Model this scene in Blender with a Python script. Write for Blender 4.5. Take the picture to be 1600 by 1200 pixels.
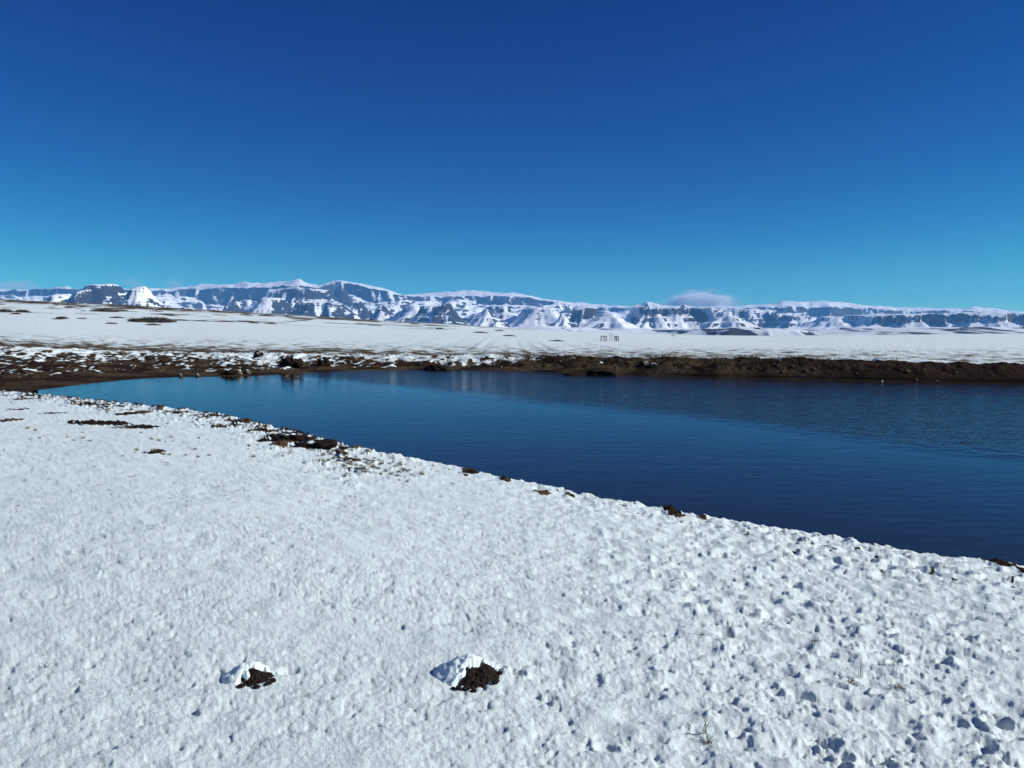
import bpy, math, random
import numpy as np
from mathutils import Vector

for o in list(bpy.data.objects):
    bpy.data.objects.remove(o, do_unlink=True)
sc = bpy.context.scene
col = sc.collection
R = math.radians

# ------------------------------------------------------------------ camera
F = 1256.0                 # focal length in photograph pixels (1600 wide)
HZ = 508.0                 # row of the true horizon
ZC = 3.0                   # eye height above the pond
PITCH = math.atan((600.0 - HZ) / F)
cd = bpy.data.cameras.new('camera')
cam = bpy.data.objects.new('camera', cd)
col.objects.link(cam)
cam.location = (0, 0, ZC)
cam.rotation_euler = (math.pi / 2 - PITCH, 0, 0)
cd.sensor_width = 36.0
cd.lens = 36.0 * F / 1600.0
cd.clip_start = 0.05
cd.clip_end = 120000.0
sc.camera = cam

# ------------------------------------------------------------------ light
SUN_AZ, SUN_EL = R(95), R(30)
world = bpy.data.worlds.new('World')
sc.world = world
world.use_nodes = True
wn = world.node_tree
bg = wn.nodes['Background']
sky = wn.nodes.new('ShaderNodeTexSky')
sky.sky_type = 'NISHITA'
sky.sun_disc = False
sky.sun_elevation = SUN_EL
sky.sun_rotation = SUN_AZ
sky.altitude = 2400
sky.air_density = 1.0
sky.dust_density = 0.0
sky.ozone_density = 4.0
# one tone curve per channel over the whole sky: the deep, saturated blue of the photograph
sep_ = wn.nodes.new('ShaderNodeSeparateColor')
com_ = wn.nodes.new('ShaderNodeCombineColor')
wn.links.new(sky.outputs[0], sep_.inputs[0])
for i_, (g_, k_) in enumerate(((2.9, 1.25), (2.1, 1.64), (1.25, 0.90))):
    last = sep_.outputs[i_]
    for op_, v_ in (('MULTIPLY', 0.09), ('MINIMUM', 0.8), ('POWER', g_), ('MULTIPLY', k_ / 0.1)):
        n_ = wn.nodes.new('ShaderNodeMath')
        n_.operation = op_
        wn.links.new(last, n_.inputs[0])
        n_.inputs[1].default_value = v_
        last = n_.outputs[0]
    wn.links.new(last, com_.inputs[i_])
wn.links.new(com_.outputs[0], bg.inputs['Color'])
bg.inputs['Strength'].default_value = 0.1
sd = bpy.data.lights.new('sun', 'SUN')
sd.energy = 5.0
sd.angle = R(0.5)
sd.color = (1.0, 0.98, 0.92)
sun = bpy.data.objects.new('sun', sd)
col.objects.link(sun)
sdir = Vector((math.sin(SUN_AZ) * math.cos(SUN_EL), math.cos(SUN_AZ) * math.cos(SUN_EL), math.sin(SUN_EL)))
sun.rotation_euler = sdir.to_track_quat('Z', 'Y').to_euler()
sun.location = (40, 0, 40)
vs = sc.view_settings
vs.view_transform = 'Standard'
vs.look = 'None'
vs.exposure = 0.0
vs.gamma = 1.0
vs.use_curve_mapping = False
sc.render.engine = 'CYCLES'
sc.cycles.use_denoising = True
sc.cycles.max_bounces = 8
sc.cycles.volume_bounces = 8

# ------------------------------------------------------------------ helpers
rng = np.random.default_rng(7)
random.seed(7)
_N = 1024
_perm = rng.permutation(_N)
_ang = rng.random(_N) * 2 * np.pi
_gx, _gy = np.cos(_ang), np.sin(_ang)


def pn(x, y, s=0):
    """2-D gradient noise, about -0.7..0.7"""
    x = np.asarray(x, float) + s * 17.31
    y = np.asarray(y, float) + s * 41.77
    x, y = np.broadcast_arrays(x, y)
    xf, yf = np.floor(x), np.floor(y)
    fx, fy = x - xf, y - yf
    xi, yi = xf.astype(np.int64), yf.astype(np.int64)
    ux = fx * fx * fx * (fx * (fx * 6 - 15) + 10)
    uy = fy * fy * fy * (fy * (fy * 6 - 15) + 10)

    def g(dx, dy):
        h = _perm[(_perm[(xi + dx) % _N] + yi + dy) % _N]
        return _gx[h] * (fx - dx) + _gy[h] * (fy - dy)
    a = g(0, 0) + ux * (g(1, 0) - g(0, 0))
    b = g(0, 1) + ux * (g(1, 1) - g(0, 1))
    return (a + uy * (b - a)) * 1.4


def fbm(x, y, s=0, o=4, gain=0.5):
    t, a = 0.0, 1.0
    for i in range(o):
        t = t + a * pn(x * 2.03 ** i, y * 2.03 ** i, s + i * 3)
        a *= gain
    return t


def ridged(x, y, s=0, o=4, gain=0.5):
    t, a = 0.0, 1.0
    for i in range(o):
        n = 1 - np.abs(pn(x * 2.05 ** i, y * 2.05 ** i, s + i * 5)) * 1.6
        t = t + a * n * n
        a *= gain
    return t


def facet(x, y, s=0, o=2, gain=0.45, k=1.5):
    """folded noise: planar facets meeting in sharp ridges and gullies, 0..1"""
    t, a, w = 0.0, 1.0, 0.0
    for i in range(o):
        n = pn(x * 2.1 ** i, y * 2.1 ** i, s + i * 7) * k
        t = t + a * np.abs((n % 2.0) - 1.0)
        w += a
        a *= gain
    return t / w


def sst(a, b, x):
    t = np.clip((x - a) / (b - a), 0, 1)
    return t * t * (3 - 2 * t)


def link(o, parent=None):
    col.objects.link(o)
    if parent is not None:
        o.parent = parent
    return o


def np_mesh(name, V, Fq, mat, smooth=True, attrs=None):
    """V (n,3), Fq (m,4) or (m,3) -> mesh datablock"""
    me = bpy.data.meshes.new(name)
    V = np.asarray(V, np.float32)
    Fq = np.asarray(Fq, np.int32)
    k = Fq.shape[1]
    me.vertices.add(len(V))
    me.vertices.foreach_set('co', V.ravel())
    me.loops.add(Fq.size)
    me.loops.foreach_set('vertex_index', Fq.ravel())
    me.polygons.add(len(Fq))
    me.polygons.foreach_set('loop_start', np.arange(0, Fq.size, k, dtype=np.int32))
    me.polygons.foreach_set('use_smooth', np.full(len(Fq), smooth, dtype=bool))
    if attrs:
        for an, av in attrs.items():
            a = me.attributes.new(an, 'FLOAT', 'POINT')
            a.data.foreach_set('value', np.asarray(av, np.float32).ravel())
    me.materials.append(mat)
    me.update(calc_edges=True)
    me.validate()
    return me


def grid_faces(nr, nc):
    i = np.arange(nr * nc).reshape(nr, nc)
    return np.stack([i[:-1, :-1], i[:-1, 1:], i[1:, 1:], i[1:, :-1]], -1).reshape(-1, 4)


def obj(name, me, parent=None, loc=None, kind=None, label=None, cat=None, group=None):
    o = bpy.data.objects.new(name, me)
    link(o, parent)
    if loc is not None:
        o.location = loc
    tag(o, kind, label, cat, group)
    return o


def tag(o, kind=None, label=None, cat=None, group=None):
    for k, v in (('kind', kind), ('label', label), ('category', cat), ('group', group)):
        if v:
            o[k] = v


def empty(name, loc, label, cat, group=None):
    o = bpy.data.objects.new(name, None)
    o.empty_display_size = 0.1
    link(o)
    o.location = loc
    tag(o, None, label, cat, group)
    return o


# ------------------------------------------------------------------ materials
def new_mat(name):
    m = bpy.data.materials.new(name)
    m.use_nodes = True
    nt = m.node_tree
    return m, nt, nt.nodes['Principled BSDF']


def N(nt, typ, **kw):
    n = nt.nodes.new(typ)
    for k, v in kw.items():
        if k in n.inputs:
            n.inputs[k].default_value = v
        else:
            setattr(n, k, v)
    return n


def noise_node(nt, scale, detail=4, rough=0.55, vec=None):
    n = N(nt, 'ShaderNodeTexNoise', Scale=scale, Detail=detail, Roughness=rough)
    if vec is not None:
        nt.links.new(vec, n.inputs['Vector'])
    return n.outputs[0]


def ramp(nt, fac, stops):
    r = nt.nodes.new('ShaderNodeValToRGB')
    el = r.color_ramp.elements
    while len(el) < len(stops):
        el.new(0.5)
    for e, (p, c) in zip(el, stops):
        e.position = p
        e.color = (*c, 1)
    nt.links.new(fac, r.inputs[0])
    return r.outputs[0]


def mix(nt, fac, a, b):
    m = nt.nodes.new('ShaderNodeMix')
    m.data_type = 'RGBA'
    if isinstance(fac, float):
        m.inputs[0].default_value = fac
    else:
        nt.links.new(fac, m.inputs[0])
    for s, v in ((6, a), (7, b)):
        if isinstance(v, tuple):
            m.inputs[s].default_value = (*v, 1)
        else:
            nt.links.new(v, m.inputs[s])
    return m.outputs[2]


def math_node(nt, op, a, b=None, c=None, clamp=False):
    m = nt.nodes.new('ShaderNodeMath')
    m.operation = op
    m.use_clamp = clamp
    for i, v in enumerate((a, b, c)):
        if v is None:
            continue
        if isinstance(v, (int, float)):
            m.inputs[i].default_value = v
        else:
            nt.links.new(v, m.inputs[i])
    return m.outputs[0]


def mrange(nt, v, a, b, c=0.0, d=1.0, smooth=True):
    m = nt.nodes.new('ShaderNodeMapRange')
    m.interpolation_type = 'SMOOTHSTEP' if smooth else 'LINEAR'
    nt.links.new(v, m.inputs[0])
    for i, x in zip((1, 2, 3, 4), (a, b, c, d)):
        m.inputs[i].default_value = x
    return m.outputs[0]


def bump(nt, bsdf, h, strength, dist):
    b = N(nt, 'ShaderNodeBump', Strength=strength, Distance=dist)
    nt.links.new(h, b.inputs['Height'])
    nt.links.new(b.outputs[0], bsdf.inputs['Normal'])


SNOW_A, SNOW_B = (0.755, 0.862, 0.852), (0.84, 0.935, 0.925)


def ground_mat():
    m, nt, b = new_mat('snowy_ground')
    geo = N(nt, 'ShaderNodeNewGeometry')
    P = geo.outputs['Position']
    sn = N(nt, 'ShaderNodeAttribute', attribute_name='snow').outputs['Fac']
    dr = N(nt, 'ShaderNodeAttribute', attribute_name='dry').outputs['Fac']
    fine = noise_node(nt, 38.0, 6, 0.65, P)
    vfine = noise_node(nt, 120.0, 4, 0.75, P)
    mid = noise_node(nt, 5.0, 5, 0.6, P)
    big = noise_node(nt, 0.9, 4, 0.6, P)
    snow = mix(nt, mid, SNOW_A, SNOW_B)
    soil = ramp(nt, fine, [(0.25, (0.006, 0.004, 0.0035)), (0.5, (0.018, 0.011, 0.008)), (0.78, (0.045, 0.028, 0.019))])
    soil = mix(nt, mrange(nt, big, 0.35, 0.7), soil, (0.03, 0.017, 0.011))
    grass = ramp(nt, mid, [(0.3, (0.035, 0.024, 0.013)), (0.5, (0.085, 0.06, 0.033)), (0.75, (0.17, 0.135, 0.08))])
    ground = mix(nt, dr, soil, grass)
    jit = math_node(nt, 'MULTIPLY_ADD', fine, 0.36, -0.18)
    jit2 = math_node(nt, 'MULTIPLY_ADD', mid, 0.24, -0.12)
    cov = math_node(nt, 'ADD', math_node(nt, 'ADD', sn, jit), jit2)
    cov = mrange(nt, cov, 0.42, 0.58)
    c = mix(nt, cov, ground, snow)
    nt.links.new(c, b.inputs['Base Color'])
    nt.links.new(mrange(nt, cov, 0, 1, 0.95, 0.6), b.inputs['Roughness'])
    nt.links.new(mrange(nt, cov, 0, 1, 0.04, 0.25), b.inputs['Specular IOR Level'])
    hh = math_node(nt, 'ADD', math_node(nt, 'MULTIPLY', fine, 0.6), math_node(nt, 'MULTIPLY', vfine, 0.5))
    bump(nt, b, hh, 1.0, 0.017)
    return m


def mountain_mat():
    m, nt, b = new_mat('mountain_snow_rock')
    geo = N(nt, 'ShaderNodeNewGeometry')
    P = geo.outputs['Position']
    sn = N(nt, 'ShaderNodeAttribute', attribute_name='snow').outputs['Fac']
    n1 = noise_node(nt, 0.012, 6, 0.65, P)
    n2 = noise_node(nt, 0.0018, 4, 0.6, P)
    rock = ramp(nt, n1, [(0.3, (0.018, 0.016, 0.017)), (0.55, (0.038, 0.033, 0.032)), (0.8, (0.085, 0.07, 0.06))])
    cov = math_node(nt, 'ADD', sn, math_node(nt, 'MULTIPLY_ADD', n1, 1.1, -0.55))
    sp = N(nt, 'ShaderNodeSeparateXYZ')
    nt.links.new(P, sp.inputs[0])
    band = math_node(nt, 'SINE', math_node(nt, 'ADD', math_node(nt, 'MULTIPLY', sp.outputs[2], 2 * math.pi / 34.0), math_node(nt, 'MULTIPLY', n2, 16.0)))
    cov = math_node(nt, 'MULTIPLY_ADD', band, 0.16, cov)
    cov = math_node(nt, 'ADD', cov, math_node(nt, 'MULTIPLY_ADD', n2, 0.3, -0.15))
    cov = mrange(nt, cov, 0.28, 0.70)
    c = mix(nt, cov, rock, (0.84, 0.87, 0.9))
    nt.links.new(c, b.inputs['Base Color'])
    b.inputs['Roughness'].default_value = 0.8
    b.inputs['Specular IOR Level'].default_value = 0.1
    bump(nt, b, n1, 0.5, 25.0)
    return m


def simple_mat(name, stops, scale=20.0, rough=0.85, bstr=0.4, bdist=0.01, spec=0.2):
    m, nt, b = new_mat(name)
    tc = N(nt, 'ShaderNodeNewGeometry').outputs['Position']
    n = noise_node(nt, scale, 6, 0.65, tc)
    nt.links.new(ramp(nt, n, stops), b.inputs['Base Color'])
    b.inputs['Roughness'].default_value = rough
    b.inputs['Specular IOR Level'].default_value = spec
    bump(nt, b, n, bstr, bdist)
    return m


def water_mat():
    m, nt, b = new_mat('pond_water')
    P = N(nt, 'ShaderNodeNewGeometry').outputs['Position']
    b.inputs['Base Color'].default_value = (0.016, 0.014, 0.011, 1)
    b.inputs['Roughness'].default_value = 0.09
    b.inputs['IOR'].default_value = 1.27
    sep = N(nt, 'ShaderNodeSeparateXYZ')
    nt.links.new(P, sep.inputs[0])
    # wind-ruffled area lies beyond a line across the pond
    w = math_node(nt, 'MULTIPLY_ADD', noise_node(nt, 0.12, 3, 0.5, P), 7.0, -3.5)
    t = math_node(nt, 'ADD', math_node(nt, 'ADD', math_node(nt, 'MULTIPLY', sep.outputs[0], 1.23), sep.outputs[1]), w)
    ruf = mrange(nt, t, 31.0, 36.0)
    mp = N(nt, 'ShaderNodeMapping')
    mp.inputs['Scale'].default_value = (0.55, 1.0, 1.0)
    nt.links.new(P, mp.inputs[0])
    r1 = noise_node(nt, 3.2, 3, 0.55, mp.outputs[0])
    r2 = noise_node(nt, 1.1, 3, 0.5, mp.outputs[0])
    amp = math_node(nt, 'MULTIPLY_ADD', ruf, 0.5, 0.06)
    h = math_node(nt, 'MULTIPLY', math_node(nt, 'ADD', r1, math_node(nt, 'MULTIPLY', r2, 0.8)), amp)
    bump(nt, b, h, 1.0, 0.11)
    return m


M_GROUND = ground_mat()
M_MOUNT = mountain_mat()
M_WATER = water_mat()
M_SOIL = simple_mat('dark_soil', [(0.25, (0.005, 0.0035, 0.003)), (0.5, (0.015, 0.009, 0.0065)), (0.8, (0.038, 0.023, 0.016))], 60.0, 0.9, 0.8, 0.01)
M_STONE = simple_mat('brown_stone', [(0.25, (0.05, 0.04, 0.032)), (0.5, (0.12, 0.098, 0.075)), (0.8, (0.22, 0.18, 0.13))], 9.0, 0.9, 0.6, 0.02)
M_TAN = simple_mat('tan_stone', [(0.25, (0.07, 0.052, 0.032)), (0.5, (0.15, 0.115, 0.07)), (0.8, (0.26, 0.2, 0.12))], 9.0, 0.9, 0.6, 0.02)
M_SNOW = simple_mat('fresh_snow', [(0.3, SNOW_A), (0.7, SNOW_B)], 40.0, 0.62, 0.5, 0.01)
M_STRAW = simple_mat('dry_grass_blades', [(0.25, (0.10, 0.075, 0.035)), (0.5, (0.21, 0.165, 0.085)), (0.8, (0.36, 0.3, 0.18))], 30.0, 0.7, 0.1, 0.002)
M_OLIVE = simple_mat('olive_grass_blades', [(0.25, (0.03, 0.032, 0.016)), (0.5, (0.075, 0.07, 0.035)), (0.8, (0.15, 0.13, 0.07))], 30.0, 0.7, 0.1, 0.002)
M_RUST = simple_mat('rusty_dry_grass', [(0.25, (0.035, 0.02, 0.01)), (0.5, (0.10, 0.058, 0.026)), (0.8, (0.2, 0.13, 0.06))], 1.3, 0.8, 0.1, 0.002)
M_GOLD = simple_mat('golden_dry_grass', [(0.25, (0.09, 0.055, 0.02)), (0.5, (0.19, 0.13, 0.055)), (0.8, (0.32, 0.24, 0.12))], 1.3, 0.8, 0.1, 0.002)
M_HEATH = simple_mat('dark_heath', [(0.25, (0.03, 0.026, 0.022)), (0.5, (0.075, 0.063, 0.052)), (0.8, (0.15, 0.125, 0.1))], 1.2, 0.9, 0.3, 0.02)
M_WOOD = simple_mat('weathered_post_wood', [(0.25, (0.06, 0.053, 0.047)), (0.5, (0.12, 0.105, 0.092)), (0.8, (0.2, 0.175, 0.15))], 12.0, 0.9, 0.4, 0.01)


# ------------------------------------------------------------------ terrain model
def px_xy(u, v, z):
    """point on the plane z seen at photograph pixel (u, v)"""
    Y = F * (ZC - z) / (v - HZ)
    return (u - 800.0) / F * Y, Y


def polar(pts):
    a = np.array([math.atan2(x, y) for x, y in pts])
    r = np.array([math.hypot(x, y) for x, y in pts])
    o = np.argsort(a)
    return a[o], r[o]


ZE = 0.34
EDGE = [(0, 609), (60, 615), (130, 624), (210, 632), (330, 644), (380, 655), (440, 674), (500, 688), (522, 700), (560, 706), (600, 712),
        (660, 725), (720, 729), (760, 742), (830, 757), (900, 774), (990, 789), (1050, 797), (1110, 810), (1200, 825),
        (1300, 843), (1400, 861), (1500, 878), (1600, 886)]
near_pts = [px_xy(u, v, ZE) for u, v in EDGE] + [(-40, 36), (-55, 20), (-60, 0.0), (9.0, 6.0), (13.0, 3.0), (17.0, 0.0)]
NA, NR = polar(near_pts)
FAR = [(48, 612.5), (110, 602), (180, 594), (250, 589), (300, 588), (360, 588.5), (420, 586), (500, 581), (620, 577.5), (700, 578.5), (760, 578),
       (850, 581), (900, 583), (1000, 585.5), (1100, 589), (1200, 591), (1300, 593), (1400, 595.5), (1600, 598.5)]
far_pts = [px_xy(u, v, 0.0) for u, v in FAR] + [(34, 38), (45, 33), (56, 22), (62, 0.0)]
FA, FR = polar(far_pts)
A_TIP = FA[0]
US = np.array([-900, 0, 100, 200, 400, 600, 800, 900, 1000, 1200, 1330, 1400, 1600, 2600])
VTOP = np.array([540, 541, 545, 549, 552, 555.5, 556, 557, 557, 557.5, 560.5, 563.5, 569, 572])
DTOP = np.array([30, 28, 25, 22, 16, 8.5, 6, 4, 3.2, 2.6, 2.2, 2.1, 2.0, 2.0])
UC = np.array([-900, 0, 100, 200, 280, 400, 500, 600, 700, 800, 900, 1000, 1100, 1200, 1400, 1600, 2600])
VC = np.array([455, 467, 472, 476.5, 481.5, 488.5, 494, 501, 506, 513, 517.5, 520.5, 523.5, 524.5, 522.5, 520.5, 519])
PITS = []      # x, y, rx, ry, rot, depth, rim
BARE = []      # x, y, rx, ry


_ag = np.linspace(-1.3, 1.3, 1301)


def _smooth(v, sig):
    k = np.exp(-0.5 * (np.arange(-4 * sig, 4 * sig + 1) / sig) ** 2)
    return np.convolve(np.pad(v, 4 * sig, mode='edge'), k / k.sum(), 'valid')


NRS = np.exp(_smooth(np.log(np.interp(_ag, NA, NR)), 60))     # broad sweep of the bank
NRF = np.exp(_smooth(np.log(np.interp(_ag, NA, NR)), 5))
FRS = _smooth(np.interp(_ag, FA, FR), 14)


def r_near(a):
    return np.interp(a, _ag, NRF)


def r_far(a):
    return np.interp(np.maximum(a, A_TIP), _ag, FRS) + np.clip(A_TIP - a, 0, None) * 6.0


def ground(a, r, detail=True):
    """height, snow cover and dry-grass cover of the land at azimuth a, distance r"""
    a = np.asarray(a, float)
    r = np.asarray(r, float)
    a, r = np.broadcast_arrays(a, r)
    x, y = r * np.sin(a), r * np.cos(a)
    ac = np.clip(a, -1.25, 1.25)
    u = 800 + F * np.tan(np.clip(ac, -0.94, 0.94))
    re, rf = r_near(ac), r_far(ac)
    big = fbm(x / 3.1, y / 3.1, 1, 3)
    # ---- near bank
    rs = np.interp(ac, _ag, NRS)
    t = np.clip((rs - r) / rs, -1, 1)
    zn = ZE + (1.42 - ZE) * np.clip(t, 0, 1) ** 0.92 + 0.035 * big * sst(0.0, 0.2, t + 0.05)
    d = re - r
    wob = 0.18 * fbm(x / 0.9, y / 0.9, 5, 3) + 0.05 * pn(x / 0.22, y / 0.22, 8)
    d = d + wob * 0.8
    tipf = sst(A_TIP - 0.02, A_TIP + 0.06, a)
    slope = 0.25 + 0.85 * tipf
    shore = ZE + 0.05 * big - 0.03 + np.minimum(d, 0) * slope
    zn = np.where(d < 0, shore, np.minimum(zn, ZE + 0.05 * big + 0.08 + d * 0.3))
    zn = np.maximum(zn, (ZE - 0.03) + 0.05 * big - 0.02 + np.minimum(d, 0) * slope)
    zn = np.where(tipf < 0.5, np.maximum(zn, 0.05 + 0.05 * fbm(x / 1.3, y / 1.3, 6, 3)), zn)
    snow = np.full(a.shape, 1.0)
    dry = sst(-0.1, 0.25, fbm(x / 1.4, y / 1.4, 11, 3))
    # rough tussocky snow increases to the right and along the edge
    rough = 0.35 + 0.9 * sst(-0.15, 0.35, (x - 0.1) / np.maximum(y, 1.0)) + 0.7 * sst(3.2, 0.2, d)
    rough = rough * (1 + 0.5 * pn(x / 1.9, y / 1.9, 77))
    if detail:
        f1 = sst(60, 14, r)
        f2 = sst(26, 6, r)
        f3 = sst(14, 3.5, r)
        lump = ridged(x / 0.34, y / 0.34, 21, 2) - 1.0
        med = fbm(x / 0.21 + 0.3 * big, y / 0.21, 31, 2)
        sm = fbm(x / 0.075, y / 0.075, 41, 2)
        fi = fbm(x / 0.026, y / 0.026, 51, 2)
        zd = 0.016 * lump * rough * f1 + 0.020 * med * rough * f1 + 0.0045 * sm * (0.4 + 0.6 * rough) * f2 + 0.0042 * fi * f3
        den = sst(0.12, 0.5, pn(x / 0.052 + 0.4 * med, y / 0.052, 43)) * 0.007 * f3 + sst(0.16, 0.5, pn(x / 0.12 + 0.5 * sm, y / 0.12, 47)) * 0.013 * f2 * (0.5 + 0.5 * rough)
        zd = zd - den * sst(-0.35, 0.25, pn(x / 0.8, y / 0.8, 49) + 0.25)
        # drifts laid over by the wind
        zd = zd + 0.016 * fbm((x * 0.9 - y * 0.4) / 0.75, (y * 0.9 + x * 0.4) / 0.34, 61, 3)
        zn = zn + zd
        for (px, py, rx, ry, ro, dep, rim) in PITS:
            m = (np.abs(x - px) < 4 * rx) & (np.abs(y - py) < 4 * rx)
            if not m.any():
                continue
            dx, dy = x[m] - px, y[m] - py
            c_, s_ = math.cos(ro), math.sin(ro)
            lx, ly = (dx * c_ + dy * s_) / rx, (-dx * s_ + dy * c_) / ry
            q = np.sqrt(lx * lx + ly * ly) + 0.25 * pn(dx / rx * 1.7, dy / rx * 1.7, int(px * 50) % 90)
            zn[m] += -dep * np.exp(-np.clip(q, 0, 9) ** 2.6) + rim * np.exp(-((q - 1.45) / 0.33) ** 2)
    # bare earth where the snow has slid or melted off
    br = np.zeros(a.shape)
    for (px, py, rx, ry) in BARE:
        m = (np.abs(x - px) < 2.2 * rx) & (np.abs(y - py) < 2.2 * ry)
        if not m.any():
            continue
        q = np.sqrt(((x[m] - px) / rx) ** 2 + ((y[m] - py) / ry) ** 2)
        q = q + 0.55 * fbm(x[m] / 0.35, y[m] / 0.35, 71, 3)
        br[m] = np.maximum(br[m], sst(1.15, 0.75, q))
    edge_bare = sst(0.05, -0.12, d)
    patch = sst(0.08, 0.26, fbm(x / 0.45, y / 0.6, 73, 4) + 0.35 * pn(x / 2.2, y / 2.6, 74) - 0.12 * sst(1.0, 7.0, d)) * sst(10.0, 2.0, d) * sst(-0.08, -0.22, a) * 0.8
    speck = sst(0.36, 0.55, fbm(x / 0.17, y / 0.2, 75, 3) + 0.28 * rough - 0.34 + 0.16 * sst(9, 2, d) * sst(-0.1, -0.25, a) - 0.16 * sst(-0.1, 0.1, a)) * sst(4.5, 10, r) * 0.62
    bare = np.clip(np.maximum(np.maximum(br, patch), np.maximum(edge_bare, speck)), 0, 1)
    snow = snow - bare
    zn = zn + 0.012 * br + 0.085 * patch * sst(7, 14, r)
    if detail:
        zn = zn + 0.03 * bare * fbm(x / 0.12, y / 0.12, 79, 2)
    # ---- far bank
    vt = np.interp(u, US, VTOP)
    dt = np.interp(u, US, DTOP)
    rt = rf + dt
    yt = rt * np.cos(ac)
    zt = ZC - (vt - HZ) / F * yt
    zt = zt + (0.10 * fbm(x / 2.6, 0.3, 87, 3) + 0.05 * pn(x / 0.7, 0.1, 89)) * sst(300, 800, u) * sst(140, 70, r)
    s = np.clip((r - rf) / dt, -2, 1)
    p = np.interp(u, [0, 300, 600, 900, 1200], [1.1, 1.0, 0.9, 0.75, 0.6])
    zb = zt * np.clip(s, 0, 1) ** p
    lumps = fbm(x / 1.1, y / 1.5, 81, 4)
    zb = zb + (0.16 * lumps + 0.10 * (ridged(x / 1.7, y / 2.2, 83, 3) - 1.0)) * sst(0.04, 0.3, s) * sst(1.15, 0.85, s) * np.interp(u, [0, 700, 1100], [0.8, 1.0, 0.7])
    zb = zb + 0.03 * fbm(x / 0.35, y / 0.4, 85, 3) * sst(-0.02, 0.1, s)
    zb = np.where(s < 0, s * dt * 0.35 + 0.02, zb + 0.02)
    zb = np.where((s < 0.1) & (a < A_TIP + 0.005), np.maximum(zb, 0.04 + 0.05 * fbm(x / 1.3, y / 1.3, 6, 3)), zb)
    # low mud spit running into the water
    zb = zb + 0.5 * np.exp(-((u - 935) / 26.0) ** 2) * np.exp(-((r - rf + 1.0) / 1.5) ** 2)
    up = np.interp(u, [0, 80, 250, 420, 500, 620, 700, 800, 860, 1000], [-0.06, -0.06, -0.08, 0.16, -0.02, 0.08, 0.14, 0.0, -0.4, -0.8])
    sf = 0.44 + up + 0.62 * (s - 0.62) + 0.5 * fbm(x / 0.5, y / 1.1, 91, 4) + 0.28 * fbm(x / 4.0, y / 3.0, 93, 2)
    sf = np.where(s < 0.16, sf - 1.0 + np.clip(s, 0, 1) * 4, sf)
    wall = sst(840, 1000, u)
    lip = sst(1 - 0.10 * wall, 1.02, s)
    sfar = np.clip(sf, 0, 1) * (1 - lip) + lip
    dfar = sst(-0.2, 0.3, fbm(x / 3, y / 2, 95, 3)) * np.interp(u, [0, 250, 500, 800, 1000, 1300, 1450], [0.35, 0.6, 0.7, 0.8, 0.7, 0.35, 0.05])
    # ---- field beyond the bank, up to the skyline of the rise
    ydep = r * np.cos(ac)
    yc = np.interp(u, [-900, 0, 800, 1600, 2600], [430, 400, 360, 430, 470])
    zc_ = ZC + (HZ - np.interp(u, UC, VC)) / F * yc
    k = np.clip((ydep - yt) / (yc - yt), 0, 1)
    pw = np.interp(u, [0, 500, 900, 1200], [1.25, 1.15, 1.0, 0.9])
    zf = zt + 0.02 + (zc_ - zt) * k ** pw
    zf = zf + 0.5 * fbm(x / 60, y / 60, 97, 3) * sst(0.1, 0.4, k) * sst(1, 0.8, k) * sst(1000, 500, u) * 0.8
    zf = zf + 0.035 * fbm(x / 1.2, y / 1.6, 99, 3) * sst(120, 60, r)
    over = np.clip(ydep - yc, 0, None)
    zf = zf - 0.000045 * over ** 2 * sst(0, 900, over) - 0.05 * over
    hill = sst(900, 500, u)
    fs = 0.60 - 0.12 * sst(0.05, 0.0, k) * sst(1500, 200, u + 200 * pn(x / 9, y / 9, 3))
    fs = fs - 0.5 * sst(0.22, 0.5, fbm(x / 26, y / 9, 101, 3)) * sst(0.25, 0.6, k) * hill * 0.7
    fs = fs - 0.25 * sst(0.62, 0.95, k) * (0.3 + 0.7 * hill) * (0.6 + 0.6 * fbm(x / 12, y / 6, 103, 3))
    fs = fs - 0.16 * sst(0.16, 0.0, k) * (0.5 + fbm(x / 1.6, y / 1.2, 105, 3))
    fs = np.where(over > 30, 0.74 - 0.5 * sst(0.2, 0.45, fbm(x / 240, y / 500, 107, 3)), fs)
    isf = s >= 1.0
    zfar = np.where(isf, zf, zb)
    sfar = np.where(isf, fs, sfar)
    dfar = np.where(isf, 0.9, dfar)
    # ---- join: pond floor between the two banks
    mid = 0.5 * (re + rf)
    usef = r > mid
    z = np.where(usef, zfar, zn)
    z = np.maximum(z, -0.45) if np.ndim(z) == 0 else np.where(ydep < 200, np.maximum(z, -0.45), z)
    back = sst(1.0, 1.25, np.abs(a))
    z = z * (1 - back * usef) + back * usef * 0.5
    return z, np.where(usef, sfar, snow), np.where(usef, dfar, dry)


def gz(x, y):
    z, _, _ = ground(np.array([math.atan2(x, y)]), np.array([math.hypot(x, y)]))
    return float(z[0])


_rr = np.concatenate([np.linspace(2, 40, 1500), np.linspace(40.05, 90, 1000), np.linspace(90.5, 520, 900)])


def pick(u, v):
    """world point of the land seen at photograph pixel (u, v)"""
    t = (u - 800.0) / F
    a = math.atan(t)
    z, _, _ = ground(np.full(_rr.shape, a), _rr, False)
    Y = _rr * math.cos(a)
    ray = ZC + (HZ - v) / F * Y
    hit = np.nonzero(ray <= z)[0]
    i = hit[0] if len(hit) else -1
    return float(t * Y[i]), float(Y[i])


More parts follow.
